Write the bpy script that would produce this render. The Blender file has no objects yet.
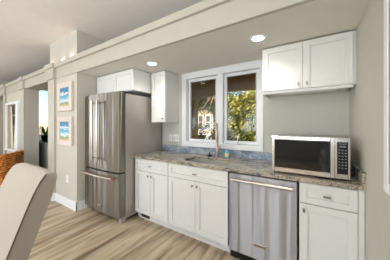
import bpy, bmesh, math, random
from mathutils import Vector, Matrix
random.seed(7)
sc = bpy.context.scene
COL = sc.collection
PI = math.pi

# ------------------------------------------------------------------ camera
F_PX = 180.53
TH = .5629
cam_d = bpy.data.cameras.new('camera')
cam = bpy.data.objects.new('camera', cam_d); COL.objects.link(cam)
cam_d.sensor_fit = 'HORIZONTAL'; cam_d.sensor_width = 36
cam_d.lens = 36 * F_PX / 390
cam_d.shift_y = -(130 - 124.78) / 390
cam_d.clip_start = .02; cam_d.clip_end = 300
cam.location = (0, 0, 1.3485)
cam.rotation_euler = (PI / 2, 0, TH)
sc.camera = cam

# ------------------------------------------------------------------ world, sun, added window fill lights, exposure
w = bpy.data.worlds.new('sky'); sc.world = w; w.use_nodes = True
nt = w.node_tree; nt.nodes.clear()
sky = nt.nodes.new('ShaderNodeTexSky'); sky.sky_type = 'NISHITA'
sky.sun_disc = False; sky.sun_elevation = math.radians(42); sky.sun_rotation = math.radians(215)
sky.air_density = 1.0; sky.dust_density = .3
bg = nt.nodes.new('ShaderNodeBackground'); bg.inputs['Strength'].default_value = .22
wo = nt.nodes.new('ShaderNodeOutputWorld')
nt.links.new(sky.outputs[0], bg.inputs[0]); nt.links.new(bg.outputs[0], wo.inputs[0])

sun_d = bpy.data.lights.new('sun', 'SUN'); sun_d.energy = 6; sun_d.angle = math.radians(1); sun_d.color = (1, .93, .82)
sun = bpy.data.objects.new('sun', sun_d); COL.objects.link(sun)
sun.rotation_euler = Vector((.62, .62, -.62)).to_track_quat('-Z', 'Y').to_euler()

def area(name, loc, target, sx, sy, e, col=(1, 1, 1)):
    d = bpy.data.lights.new(name, 'AREA'); d.shape = 'RECTANGLE'; d.size = sx; d.size_y = sy; d.energy = e; d.color = col
    o = bpy.data.objects.new(name, d); COL.objects.link(o); o.location = loc
    o.rotation_euler = (Vector(target) - Vector(loc)).to_track_quat('-Z', 'Y').to_euler(); return o
BW = [(-6.6, 1.8), (-4.3, 1.8), (-2.0, 1.8)]          # (centre x, width) of the windows in the wall behind the camera
for cx_, ww in BW:
    area('window_fill', (cx_, -4.7, 1.45), (cx_, 0, 11), ww - .1, 1.8, (60, 95, 120)[BW.index((cx_, ww))], (.82, .91, 1))  # unseen fill lights at the rear windows, tilted up to brighten the ceilings
area('window_fill', (-8.7, -2.0, 1.5), (0, -1.2, 7), 2.2, 1.9, 75, (.82, .91, 1))  # unseen left-hand fill light, also tilted up
area('window_fill', (.60, -2.4, 1.5), (-6, -1.2, 13.0), 2.2, 1.9, 210, (.88, .94, 1))  # added right-hand fill for the ceiling and the right-facing surfaces

sc.view_settings.view_transform = 'Standard'; sc.view_settings.look = 'None'
sc.view_settings.gamma = 1; sc.view_settings.use_curve_mapping = False
sc.view_settings.exposure = .1

# ------------------------------------------------------------------ materials
def lin(c):
    return tuple(((x / 255) / 12.92 if x / 255 <= .04045 else ((x / 255 + .055) / 1.055) ** 2.4) for x in c)
def mat(name, rgb, rough=.5, metal=0, noise=0, scale=8, bump=0, bscale=40, spec=.5, **kw):
    m = bpy.data.materials.new(name); m.use_nodes = True
    n = m.node_tree.nodes; l = m.node_tree.links; b = n['Principled BSDF']
    c = lin(rgb)
    b.inputs['Base Color'].default_value = (*c, 1); b.inputs['Roughness'].default_value = rough
    b.inputs['Metallic'].default_value = metal; b.inputs['Specular IOR Level'].default_value = spec
    tc = n.new('ShaderNodeTexCoord')
    if noise:
        t = n.new('ShaderNodeTexNoise'); t.inputs['Scale'].default_value = scale; t.inputs['Detail'].default_value = 4
        l.new(tc.outputs['Object'], t.inputs['Vector'])
        r = n.new('ShaderNodeValToRGB')
        r.color_ramp.elements[0].position = .3; r.color_ramp.elements[1].position = .7
        r.color_ramp.elements[0].color = (*[x * (1 - noise) for x in c], 1)
        r.color_ramp.elements[1].color = (*[min(1, x * (1 + noise)) for x in c], 1)
        l.new(t.outputs['Fac'], r.inputs['Fac']); l.new(r.outputs['Color'], b.inputs['Base Color'])
    if bump:
        t = n.new('ShaderNodeTexNoise'); t.inputs['Scale'].default_value = bscale
        l.new(tc.outputs['Object'], t.inputs['Vector'])
        bp = n.new('ShaderNodeBump'); bp.inputs['Strength'].default_value = bump; bp.inputs['Distance'].default_value = .01
        l.new(t.outputs['Fac'], bp.inputs['Height']); l.new(bp.outputs['Normal'], b.inputs['Normal'])
    return m
def ramp(n, stops):
    r = n.new('ShaderNodeValToRGB'); e = r.color_ramp.elements
    while len(e) < len(stops): e.new(.5)
    for i, (p, c) in enumerate(stops): e[i].position = p; e[i].color = (*lin(c), 1)
    return r
M = {}
M['wall'] = mat('wall_paint', (196, 191, 180), .85, noise=.02, bump=.05, bscale=120)
M['kwall'] = mat('kitchen_wall_paint', (192, 192, 184), .85, noise=.02, bump=.05, bscale=120)
M['ceil'] = mat('ceiling_paint', (236, 231, 226), .9, noise=.02, bump=.08, bscale=160)
M['kceil'] = mat('kitchen_ceiling_paint', (226, 222, 214), .9, noise=.02)
M['cream'] = mat('cream_trim_paint', (186, 180, 167), .5, noise=.015)
M['white'] = mat('white_cabinet_paint', (224, 224, 221), .38, noise=.01)
M['trim'] = mat('white_trim_paint', (235, 236, 236), .45, noise=.01)
M['winframe'] = mat('window_white', (222, 224, 226), .4, noise=.01)
M['gasket'] = mat('dark_gap', (40, 40, 42), .6, noise=.05)
M['black'] = mat('black_plastic', (18, 18, 20), .35, noise=.05)
M['glossblack'] = mat('black_glass', (10, 10, 13), .06, noise=.02, spec=.5)
M['nickel'] = mat('brushed_nickel', (165, 155, 145), .32, 1, noise=.05, scale=60)
M['chrome'] = mat('satin_chrome', (205, 203, 200), .2, 1, noise=.03, scale=60)
M['sinksteel'] = mat('sink_steel', (205, 200, 192), .42, .8, noise=.03, scale=60)
M['handle'] = mat('pale_steel', (200, 192, 182), .3, 1, noise=.03, scale=60)
M['fridgeside'] = mat('grey_side_panel', (176, 170, 164), .42, .45, noise=.03, bump=.02, bscale=200)
M['red'] = mat('red_enamel', (200, 30, 60), .3, noise=.03)
M['lightgrey'] = mat('light_grey_print', (205, 208, 212), .5, noise=.02)
M['plastic'] = mat('white_plastic', (236, 236, 232), .35, noise=.01)
M['vent'] = mat('bronze_vent', (120, 92, 60), .4, .6, noise=.1)
M['brass'] = mat('aged_brass', (190, 150, 80), .3, 1, noise=.1)
M['brownpaint'] = mat('brown_porch_paint', (168, 130, 72), .8, noise=.08, scale=3)
M['porchwhite'] = mat('porch_white', (225, 215, 200), .7, noise=.05)
M['stucco'] = mat('peach_stucco', (232, 200, 168), .9, noise=.08, scale=2, bump=.2)
M['darkglass'] = mat('dark_window_glass', (90, 92, 88), .1, noise=.15, scale=2)
M['roof'] = mat('grey_roof_shingle', (92, 84, 80), .9, noise=.15)
M['ground'] = mat('garden_ground', (84, 92, 52), .95, noise=.3, scale=2)
M['bark'] = mat('tree_bark', (88, 66, 48), .95, noise=.3, scale=6, bump=.4)
M['console'] = mat('grey_green_paint', (150, 158, 148), .6, noise=.06, scale=12)
M['curtain'] = mat('cream_curtain', (226, 218, 196), .9, noise=.04)
M['curtainw'] = mat('white_curtain', (232, 232, 228), .9, noise=.03)
M['teal'] = mat('teal_box', (30, 140, 150), .5, noise=.1)
M['darkpot'] = mat('dark_glazed_pot', (28, 26, 26), .3, noise=.1)
M['cushion'] = mat('pale_cushion', (205, 205, 196), .9, noise=.05, bump=.2, bscale=300)
M['darkwood'] = mat('dark_leg_wood', (70, 48, 34), .5, noise=.15, scale=20)
M['soapblue'] = mat('blue_soap', (110, 170, 215), .2, noise=.03)
M['label'] = mat('yellow_label', (220, 214, 120), .5, noise=.1)

def steel(name, rgb, rough=.3, band=.1, wave=.6):
    m = mat(name, rgb, rough, 1); n = m.node_tree.nodes; l = m.node_tree.links; b = n['Principled BSDF']
    tc = n.new('ShaderNodeTexCoord'); mp = n.new('ShaderNodeMapping'); mp.inputs['Scale'].default_value = (1.5, 1.5, 260)
    l.new(tc.outputs['Object'], mp.inputs['Vector'])
    t = n.new('ShaderNodeTexNoise'); t.inputs['Scale'].default_value = 2; t.inputs['Detail'].default_value = 6
    l.new(mp.outputs[0], t.inputs['Vector'])
    bp = n.new('ShaderNodeBump'); bp.inputs['Strength'].default_value = band; bp.inputs['Distance'].default_value = .002
    l.new(t.outputs['Fac'], bp.inputs['Height']); l.new(bp.outputs['Normal'], b.inputs['Normal'])
    mp2 = n.new('ShaderNodeMapping'); mp2.inputs['Scale'].default_value = (1.5, 1.5, .05); l.new(tc.outputs['Object'], mp2.inputs['Vector'])
    t2 = n.new('ShaderNodeTexNoise'); t2.inputs['Scale'].default_value = 5; t2.inputs['Detail'].default_value = 2
    l.new(mp2.outputs[0], t2.inputs['Vector'])
    bp2 = n.new('ShaderNodeBump'); bp2.inputs['Strength'].default_value = wave; bp2.inputs['Distance'].default_value = .03
    l.new(t2.outputs['Fac'], bp2.inputs['Height']); l.new(bp.outputs['Normal'], bp2.inputs['Normal'])
    l.new(bp2.outputs['Normal'], b.inputs['Normal'])
    b.inputs['Anisotropic'].default_value = 1.0; b.inputs['Anisotropic Rotation'].default_value = .25
    tg = n.new('ShaderNodeTangent'); tg.direction_type = 'RADIAL'; tg.axis = 'Z'; l.new(tg.outputs[0], b.inputs['Tangent'])
    return m
M['steel'] = steel('brushed_stainless_steel', (148, 142, 135), .32, wave=.7)
M['dwsteel'] = steel('dishwasher_stainless_steel', (168, 166, 168), .42)

def floor_mat():
    m = mat('oak_plank_floor', (170, 150, 125), .45); n = m.node_tree.nodes; l = m.node_tree.links; b = n['Principled BSDF']
    tc = n.new('ShaderNodeTexCoord')
    rot = n.new('ShaderNodeMapping'); rot.inputs['Rotation'].default_value = (0, 0, PI / 2); l.new(tc.outputs['Object'], rot.inputs['Vector'])
    br = n.new('ShaderNodeTexBrick'); br.inputs['Scale'].default_value = 1; br.inputs['Brick Width'].default_value = 1.22
    br.inputs['Row Height'].default_value = .15; br.inputs['Mortar Size'].default_value = .0015; br.offset = .37
    br.inputs['Color1'].default_value = (*lin((178, 162, 140)), 1); br.inputs['Color2'].default_value = (*lin((128, 114, 96)), 1)
    br.inputs['Mortar'].default_value = (*lin((98, 82, 66)), 1)
    l.new(rot.outputs[0], br.inputs['Vector'])
    mp = n.new('ShaderNodeMapping'); mp.inputs['Scale'].default_value = (10, .9, 1); l.new(tc.outputs['Object'], mp.inputs['Vector'])
    t = n.new('ShaderNodeTexNoise'); t.inputs['Scale'].default_value = 1.3; t.inputs['Detail'].default_value = 6; t.inputs['Roughness'].default_value = .6; t.inputs['Distortion'].default_value = .6
    l.new(mp.outputs[0], t.inputs['Vector'])
    r = ramp(n, [(.34, (96, 78, 60)), (.45, (154, 134, 108)), (.54, (190, 172, 145)), (.66, (208, 192, 166))])
    l.new(t.outputs['Fac'], r.inputs['Fac'])
    mx = n.new('ShaderNodeMix'); mx.data_type = 'RGBA'; mx.inputs[0].default_value = .68
    l.new(br.outputs['Color'], mx.inputs[6]); l.new(r.outputs['Color'], mx.inputs[7]); l.new(mx.outputs[2], b.inputs['Base Color'])
    bp = n.new('ShaderNodeBump'); bp.inputs['Strength'].default_value = .08; l.new(t.outputs['Fac'], bp.inputs['Height']); l.new(bp.outputs[0], b.inputs['Normal'])
    return m
M['floor'] = floor_mat()
def granite(name, stops, sc_=60, sc2=9, rough=.18):
    m = mat(name, (150, 145, 138), rough); n = m.node_tree.nodes; l = m.node_tree.links; b = n['Principled BSDF']
    tc = n.new('ShaderNodeTexCoord')
    t = n.new('ShaderNodeTexNoise'); t.inputs['Scale'].default_value = sc_; t.inputs['Detail'].default_value = 5; t.inputs['Roughness'].default_value = .75
    t2 = n.new('ShaderNodeTexNoise'); t2.inputs['Scale'].default_value = sc2; t2.inputs['Detail'].default_value = 3; t2.inputs['Distortion'].default_value = 1.2
    l.new(tc.outputs['Object'], t.inputs['Vector']); l.new(tc.outputs['Object'], t2.inputs['Vector'])
    ms = n.new('ShaderNodeMapping'); ms.inputs['Scale'].default_value = (.35, 1, 1); l.new(tc.outputs['Object'], ms.inputs['Vector']); l.new(ms.outputs[0], t2.inputs['Vector'])
    mm = n.new('ShaderNodeMath'); mm.operation = 'ADD'; l.new(t.outputs['Fac'], mm.inputs[0]); l.new(t2.outputs['Fac'], mm.inputs[1])
    mh = n.new('ShaderNodeMath'); mh.operation = 'MULTIPLY'; mh.inputs[1].default_value = .5; l.new(mm.outputs[0], mh.inputs[0])
    r = ramp(n, stops); l.new(mh.outputs[0], r.inputs['Fac']); l.new(r.outputs['Color'], b.inputs['Base Color'])
    return m
M['granite'] = granite('speckled_granite', [(.40, (30, 38, 42)), (.455, (98, 104, 104)), (.49, (156, 144, 128)), (.53, (204, 190, 170)), (.565, (124, 120, 114)), (.62, (50, 54, 56))])
M['splash'] = granite('blue_streaked_stone', [(.36, (72, 84, 100)), (.45, (112, 128, 146)), (.53, (144, 156, 170)), (.6, (190, 180, 168))], 30, 6, .2)
def wicker():
    m = mat('woven_rattan', (176, 108, 48), .55); n = m.node_tree.nodes; l = m.node_tree.links; b = n['Principled BSDF']
    tc = n.new('ShaderNodeTexCoord')
    w1 = n.new('ShaderNodeTexWave'); w1.bands_direction = 'Z'; w1.inputs['Scale'].default_value = 9; w1.inputs['Distortion'].default_value = 3
    w2 = n.new('ShaderNodeTexNoise'); w2.inputs['Scale'].default_value = 26; w2.inputs['Detail'].default_value = 2
    for x in (w1, w2): l.new(tc.outputs['Object'], x.inputs['Vector'])
    mu = n.new('ShaderNodeMath'); mu.operation = 'MULTIPLY_ADD'; mu.inputs[1].default_value = .25; l.new(w1.outputs['Fac'], mu.inputs[0]); l.new(w2.outputs['Fac'], mu.inputs[2])
    r = ramp(n, [(.44, (84, 42, 14)), (.58, (190, 108, 40)), (.8, (236, 160, 80))]); l.new(mu.outputs[0], r.inputs['Fac']); l.new(r.outputs['Color'], b.inputs['Base Color'])
    bp = n.new('ShaderNodeBump'); bp.inputs['Strength'].default_value = .7; bp.inputs['Distance'].default_value = .01
    l.new(mu.outputs[0], bp.inputs['Height']); l.new(bp.outputs[0], b.inputs['Normal'])
    return m
M['wicker'] = wicker()
def fabric():
    m = mat('beige_linen', (150, 140, 127), .92, noise=.04, scale=300); n = m.node_tree.nodes; l = m.node_tree.links; b = n['Principled BSDF']
    tc = n.new('ShaderNodeTexCoord'); w1 = n.new('ShaderNodeTexNoise'); w1.inputs['Scale'].default_value = 450
    l.new(tc.outputs['Object'], w1.inputs['Vector'])
    bp = n.new('ShaderNodeBump'); bp.inputs['Strength'].default_value = .4; bp.inputs['Distance'].default_value = .003
    l.new(w1.outputs['Fac'], bp.inputs['Height']); l.new(bp.outputs[0], b.inputs['Normal'])
    b.inputs['Sheen Weight'].default_value = .2
    return m
M['linen'] = fabric()
M['piping'] = mat('taupe_piping', (84, 74, 64), .9, noise=.05)
def leaf(name, a, c):
    m = mat(name, a, .6); n = m.node_tree.nodes; l = m.node_tree.links; b = n['Principled BSDF']
    tc = n.new('ShaderNodeTexCoord'); t = n.new('ShaderNodeTexNoise'); t.inputs['Scale'].default_value = 2.2; t.inputs['Detail'].default_value = 6
    l.new(tc.outputs['Object'], t.inputs['Vector']); r = ramp(n, [(.36, a), (.62, c)]); l.new(t.outputs['Fac'], r.inputs['Fac']); l.new(r.outputs['Color'], b.inputs['Base Color'])
    b.inputs['Transmission Weight'].default_value = 0
    return m
M['leafy'] = leaf('yellow_green_leaves', (92, 100, 28), (220, 208, 92))
M['leafd'] = leaf('dark_green_leaves', (42, 56, 22), (112, 124, 48))
M['palm'] = leaf('dry_palm_fronds', (74, 62, 38), (180, 150, 108))
M['fern'] = leaf('fern_green', (70, 140, 50), (140, 200, 84))
def seascape(name, seed):
    m = mat(name, (60, 150, 180), .5); n = m.node_tree.nodes; l = m.node_tree.links; b = n['Principled BSDF']
    tc = n.new('ShaderNodeTexCoord'); sp = n.new('ShaderNodeSeparateXYZ'); l.new(tc.outputs['Generated'], sp.inputs[0])
    mp = n.new('ShaderNodeMapping'); mp.inputs['Location'].default_value = (seed, 0, seed); mp.inputs['Scale'].default_value = (3, 1, 7); l.new(tc.outputs['Generated'], mp.inputs['Vector'])
    t = n.new('ShaderNodeTexNoise'); t.inputs['Scale'].default_value = 1.3; t.inputs['Detail'].default_value = 4; l.new(mp.outputs[0], t.inputs['Vector'])
    a = n.new('ShaderNodeMath'); a.operation = 'MULTIPLY_ADD'; a.inputs[1].default_value = .5; l.new(t.outputs['Fac'], a.inputs[0]); l.new(sp.outputs['Z'], a.inputs[2])
    r = ramp(n, [(.28, (190, 170, 120)), (.42, (90, 130, 80)), (.52, (214, 226, 226)), (.68, (70, 170, 190)), (.82, (60, 150, 190)), (.92, (224, 232, 236)), (1.0, (40, 120, 160))])
    l.new(a.outputs[0], r.inputs['Fac']); l.new(r.outputs['Color'], b.inputs['Base Color']); return m
M['sea1'] = seascape('beach_painting_paint', 0.3); M['sea2'] = seascape('shore_painting_paint', 2.7)
M['washwood'] = mat('whitewashed_wood', (214, 202, 192), .7, noise=.12, scale=40)
M['canvas'] = mat('grey_textured_canvas', (170, 168, 164), .8, noise=.15, scale=14)
def emis(name, rgb, s):
    m = mat(name, (250, 250, 245) if s > 1 else (60, 64, 70), .4); b = m.node_tree.nodes['Principled BSDF']
    b.inputs['Emission Color'].default_value = (*rgb, 1); b.inputs['Emission Strength'].default_value = s; return m
M['lamp'] = emis('lit_diffuser', (1, .95, .86), 14)
M['button'] = mat('grey_print', (150, 152, 155), .6, noise=.05)
M['viewglass'] = mat('microwave_view_glass', (20, 20, 23), .05, noise=.1, spec=.5)
M['display'] = emis('display_glow', (.7, .85, 1), .12)
gl = bpy.data.materials.new('window_glass'); gl.use_nodes = True
n = gl.node_tree.nodes; l = gl.node_tree.links; n.clear()
o_ = n.new('ShaderNodeOutputMaterial'); mx = n.new('ShaderNodeMixShader'); tr = n.new('ShaderNodeBsdfTransparent'); gs = n.new('ShaderNodeBsdfGlossy')
gs.inputs['Roughness'].default_value = .02; gs.inputs['Color'].default_value = (.25, .27, .3, 1); fr = n.new('ShaderNodeFresnel'); fr.inputs['IOR'].default_value = 1.45
l.new(fr.outputs[0], mx.inputs[0]); l.new(tr.outputs[0], mx.inputs[1]); l.new(gs.outputs[0], mx.inputs[2]); l.new(mx.outputs[0], o_.inputs[0])
M['glass'] = gl

# ------------------------------------------------------------------ helpers
class MB:
    def __init__(s): s.bm = bmesh.new()
    def box(s, x0, x1, y0, y1, z0, z1, bev=0, seg=2):
        r = bmesh.ops.create_cube(s.bm, size=1)
        vs = r['verts']
        for v in vs: v.co = Vector(((x0 + x1) / 2 + v.co.x * (x1 - x0), (y0 + y1) / 2 + v.co.y * (y1 - y0), (z0 + z1) / 2 + v.co.z * (z1 - z0)))
        if bev:
            es = list({e for v in vs for e in v.link_edges})
            bmesh.ops.bevel(s.bm, geom=es, offset=bev, segments=seg, affect='EDGES', profile=.5)
        return s
    def tube(s, pts, r, seg=10, caps=True):
        pts = [Vector(p) for p in pts]; rings = []
        rr = r if isinstance(r, (list, tuple)) else [r] * len(pts)
        up = None
        for i, p in enumerate(pts):
            d = (pts[min(i + 1, len(pts) - 1)] - pts[max(i - 1, 0)]).normalized()
            if up is None: up = Vector((0, 0, 1)) if abs(d.z) < .9 else Vector((1, 0, 0))
            a = d.cross(up).normalized(); up = a.cross(d).normalized()
            rings.append([s.bm.verts.new(p + (a * math.cos(2 * PI * k / seg) + up * math.sin(2 * PI * k / seg)) * rr[i]) for k in range(seg)])
        for i in range(len(rings) - 1):
            for k in range(seg):
                s.bm.faces.new((rings[i][k], rings[i][(k + 1) % seg], rings[i + 1][(k + 1) % seg], rings[i + 1][k]))
        if caps: s.bm.faces.new(rings[0][::-1]); s.bm.faces.new(rings[-1])
        return s
    def lathe(s, prof, c, seg=20):
        rings = []
        for r, z in prof:
            rings.append([s.bm.verts.new((c[0] + r * math.cos(2 * PI * k / seg), c[1] + r * math.sin(2 * PI * k / seg), c[2] + z)) for k in range(seg)])
        for i in range(len(rings) - 1):
            for k in range(seg):
                s.bm.faces.new((rings[i][k], rings[i][(k + 1) % seg], rings[i + 1][(k + 1) % seg], rings[i + 1][k]))
        s.bm.faces.new(rings[0][::-1]); s.bm.faces.new(rings[-1]); return s
    def prism(s, poly, axis, a, b):   # polygon in the other two axes, extruded along axis from a to b
        def P(u, v, t): return {'x': (t, u, v), 'y': (u, t, v), 'z': (u, v, t)}[axis]
        A = [s.bm.verts.new(P(u, v, a)) for u, v in poly]; B = [s.bm.verts.new(P(u, v, b)) for u, v in poly]
        k = len(poly)
        for i in range(k): s.bm.faces.new((A[i], A[(i + 1) % k], B[(i + 1) % k], B[i]))
        s.bm.faces.new(A[::-1]); s.bm.faces.new(B); return s
    def build(s, name, m, parent=None, smooth=False, local=False, tag=None):
        bm = s.bm; bmesh.ops.recalc_face_normals(bm, faces=bm.faces)
        me = bpy.data.meshes.new(name)
        if parent is None:       # origin at the base of the thing
            xs = [v.co for v in bm.verts]
            lo = Vector((min(v.x for v in xs), min(v.y for v in xs), min(v.z for v in xs))); hi = Vector((max(v.x for v in xs), max(v.y for v in xs), 0))
            org = Vector(((lo.x + hi.x) / 2, (lo.y + hi.y) / 2, lo.z))
            bmesh.ops.translate(bm, vec=-org, verts=bm.verts)
        else:
            org = Vector((0, 0, 0))
            if not local:
                q = parent
                while q.parent: q = q.parent
                bmesh.ops.translate(bm, vec=-q.location, verts=bm.verts)
        if smooth:
            for f in bm.faces: f.smooth = True
        bm.to_mesh(me); bm.free()
        o = bpy.data.objects.new(name, me); COL.objects.link(o); me.materials.append(m)
        if parent: o.parent = parent
        else: o.location = org
        if smooth:
            try: me.set_sharp_from_angle(angle=math.radians(40))
            except Exception: pass
        return o
def thing(name, label, cat, loc, rz=0, group=None):
    o = bpy.data.objects.new(name, None); COL.objects.link(o); o.empty_display_size = .1
    o.location = loc; o.rotation_euler = (0, 0, rz); o['label'] = label; o['category'] = cat
    if group: o['group'] = group
    return o
def tag(o, label, cat, group=None):
    o['label'] = label; o['category'] = cat
    if group: o['group'] = group
    return o
def struct(name, mb, m, parent=None, smooth=False):
    o = mb.build(name, m, parent, smooth); o['kind'] = 'structure'; return o
def dup(root, loc, rz, label):
    def cp(o, par):
        c = o.copy(); COL.objects.link(c)
        if par: c.parent = par
        for k in [q for q in bpy.data.objects if q.parent == o]: cp(k, c)
        return c
    r = cp(root, None); r.location = loc; r.rotation_euler = (0, 0, rz); r['label'] = label; return r
def lettering(name, text, size, loc, rot, m, parent):
    cu = bpy.data.curves.new(name, 'FONT'); cu.body = text; cu.size = size; cu.align_x = 'CENTER'; cu.align_y = 'CENTER'; cu.extrude = .0006
    t = bpy.data.objects.new(name, cu); COL.objects.link(t)
    dg = bpy.context.evaluated_depsgraph_get(); me = bpy.data.meshes.new_from_object(t.evaluated_get(dg)); bpy.data.objects.remove(t)
    q = parent
    while q.parent: q = q.parent
    me.transform(Matrix.Translation(Vector(loc) - q.location) @ Matrix.Rotation(rot, 4, 'X'))
    o = bpy.data.objects.new(name, me); COL.objects.link(o); o.parent = parent; me.materials.clear(); me.materials.append(m); return o

# ------------------------------------------------------------------ setting: floor, walls, ceilings
ZK = 2.162; ZC = 2.83; YW = 2.354; XR = .342
XL = -8.5; YB = -4.5; YF = 4.6
struct('floor', MB().box(XL, XR, YB, YW, -.06, 0).box(XL, -3.06, YW, YF, -.06, 0), M['floor'])
struct('ceiling', MB().box(XL - .1, XR + .1, YB - .1, YW + .12, ZC, ZC + .1).box(XL - .1, -3.06, YW + .12, YF + .1, ZC, ZC + .1), M['ceil'])
struct('ceiling_kitchen', MB().box(-3.06, XR, 1.42, YW, ZK, ZK + .16), M['kceil'])
# window wall of the kitchenette, opening x -1.64..-.52, z 1.09..2.07
wx0, wx1, wz0, wz1 = -1.645, -.515, 1.07, 2.08
struct('wall_back', MB().box(-3.06, wx0, YW, YW + .12, 0, ZC).box(wx1, XR + .1, YW, YW + .12, 0, ZC).box(wx0, wx1, YW, YW + .12, 0, wz0).box(wx0, wx1, YW, YW + .12, wz1, ZC), M['kwall'])
struct('wall_right', MB().box(XR, XR + .1, YB, -3.5, 0, ZC).box(XR, XR + .1, -1.3, YW, 0, ZC).box(XR, XR + .1, -3.5, -1.3, 0, .5).box(XR, XR + .1, -3.5, -1.3, 2.5, ZC), M['wall'])
struct('wall_rear', MB().box(XL, -7.5, YB - .1, YB, 0, ZC).box(-5.7, -5.2, YB - .1, YB, 0, ZC).box(-3.4, -2.9, YB - .1, YB, 0, ZC).box(-1.1, XR, YB - .1, YB, 0, ZC)
       .box(-7.5, -1.1, YB - .1, YB, 0, .5).box(-7.5, -1.1, YB - .1, YB, 2.4, ZC), M['wall'])
# far left wall with a tall glazed opening towards the garden (y 2.0..3.6) and a window towards the camera side
struct('wall_left', MB().box(XL - .1, XL, YB, -3.15, 0, ZC).box(XL - .1, XL, -.85, 2.05, 0, ZC).box(XL - .1, XL, -3.15, -.85, 0, .5).box(XL - .1, XL, -3.15, -.85, 2.5, ZC)
       .box(XL - .1, XL, 3.6, YF, 0, ZC).box(XL - .1, XL, 2.05, 3.6, 0, .12).box(XL - .1, XL, 2.05, 3.6, 2.72, ZC), M['wall'])
struct('wall_far', MB().box(XL, -3.06, YF, YF + .1, 0, ZC), M['wall'])
# stub wall with the paintings, and the side wall of the fridge alcove, both up to the main ceiling
struct('wall_stub', MB().box(-3.80, -3.06, 1.397, YW, 0, ZC), M['wall'])
# wall under the header left of the passage, with the framed niche opening
ox0, ox1, oz0, oz1 = -6.72, -5.83, .74, 1.86
struct('wall_partition', MB().box(-6.95, ox0, 1.397, 1.65, 0, ZK).box(ox1, -5.43, 1.397, 1.65, 0, ZK).box(ox0, ox1, 1.397, 1.65, 0, oz0).box(ox0, ox1, 1.397, 1.65, oz1, ZK), M['wall'])
# header beam with its cap
struct('trim_header', MB().box(XL, XR, 1.385, 1.42, ZK, 2.36, .002, 1).box(XL, -3.80, 1.42, 1.66, ZK, 2.36), M['cream'])
struct('trim_header_cap', MB().box(XL, XR, 1.352, 1.42, 2.345, 2.42, .004, 1), M['cream'])
def post(nm, x0, x1, y0, up):
    struct(nm, MB().box(x0, x1, y0, 1.397, 0, ZK), M['cream'])
    b = MB().box(x0 - .03, x1 + .03, y0 - .03, 1.39, ZK - .002, 2.345, .002, 1).box(x0 - .04, x1 + .04, y0 - .05, 1.40, 2.345, 2.425, .003, 1)
    struct(nm + '_block', b, M['cream'])
    if up: struct(nm + '_upper', MB().box(x0 - .02, x1 + .03, 1.40, 1.62, 2.36, ZC), M['wall'])
post('trim_post_1', -4.06, -3.80, 1.365, True)
post('trim_post_2', -5.60, -5.43, 1.378, False)
post('trim_post_3', -7.03, -6.84, 1.365, False)
# baseboards
B = .143
struct('baseboard_stub', MB().box(-3.80, -3.045, 1.38, 1.397, 0, B, .003, 1).box(-3.06, -3.045, 1.38, YW - .1, 0, B, .003, 1), M['trim'])
struct('baseboard_post', MB().box(-4.075, -3.79, 1.345, 1.38, 0, B, .003, 1), M['trim'])
struct('baseboard_partition', MB().box(-6.84, -5.42, 1.36, 1.397, 0, B, .003, 1).box(-5.43, -5.415, 1.38, 1.65, 0, B, .003, 1), M['trim'])
struct('baseboard_left', MB().box(XL, XL + .015, YB, YF, 0, B), M['trim'])
struct('baseboard_right', MB().box(XR - .015, XR, YB, 1.70, 0, B), M['trim'])

# ------------------------------------------------------------------ kitchen window (structure with its sashes)
c = MB()
c.box(-1.72, wx0 + .005, YW - .022, YW, 1.03, 2.155, .003, 1).box(wx1 - .005, -.475, YW - .022, YW, 1.03, 2.155, .003, 1)
c.box(-1.72, -.475, YW - .024, YW, 2.065, 2.16, .003, 1).box(-1.72, -.475, YW - .024, YW, 1.012, 1.085, .003, 1)
c.box(wx0, wx0 + .015, YW, YW + .12, wz0, wz1).box(wx1 - .015, wx1, YW, YW + .12, wz0, wz1).box(wx0, wx1, YW, YW + .12, wz0, wz0 + .015).box(wx0, wx1, YW, YW + .12, wz1 - .015, wz1)
c.box(-1.105, -1.02, YW - .012, YW + .12, wz0, wz1, .003, 1)
win = struct('window_1', c, M['winframe'])
def sash(x0, x1):
    s = MB(); y0, y1 = YW + .03, YW + .07; f = .042
    s.box(x0, x0 + f, y0, y1, wz0 + .016, wz1 - .016, .004, 1).box(x1 - f, x1, y0, y1, wz0 + .016, wz1 - .016, .004, 1)
    s.box(x0, x1, y0 + .001, y1 - .001, wz0 + .016, wz0 + .016 + f, .004, 1).box(x0, x1, y0 + .001, y1 - .001, wz1 - .016 - f, wz1 - .016, .004, 1)
    so = s.build('sash', M['winframe'], win)
    g = MB(); t = .006
    g.box(x0 + f - t, x0 + f + t, y0 - .003, y0 + .002, wz0 + .016 + f, wz1 - .016 - f).box(x1 - f - t, x1 - f + t, y0 - .003, y0 + .002, wz0 + .016 + f, wz1 - .016 - f)
    g.build('gasket', M['fridgeside'], so)
    MB().box(x0 + f, x1 - f, YW + .048, YW + .052, wz0 + .016 + f, wz1 - .016 - f).build('pane', M['glass'], so)
    return so
sash(wx0 + .016, -1.106); s2 = sash(-1.019, wx1 - .016)
k = MB(); k.tube([(-.825, YW + .01, 1.095), (-.82, YW - .02, 1.10), (-.80, YW - .03, 1.15), (-.785, YW - .035, 1.19)], [.012, .009, .008, .008])
k.tube([(-.785, YW - .065, 1.19), (-.785, YW - .02, 1.19)], .013)
k.build('crank_handle', M['plastic'], s2, True)

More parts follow.
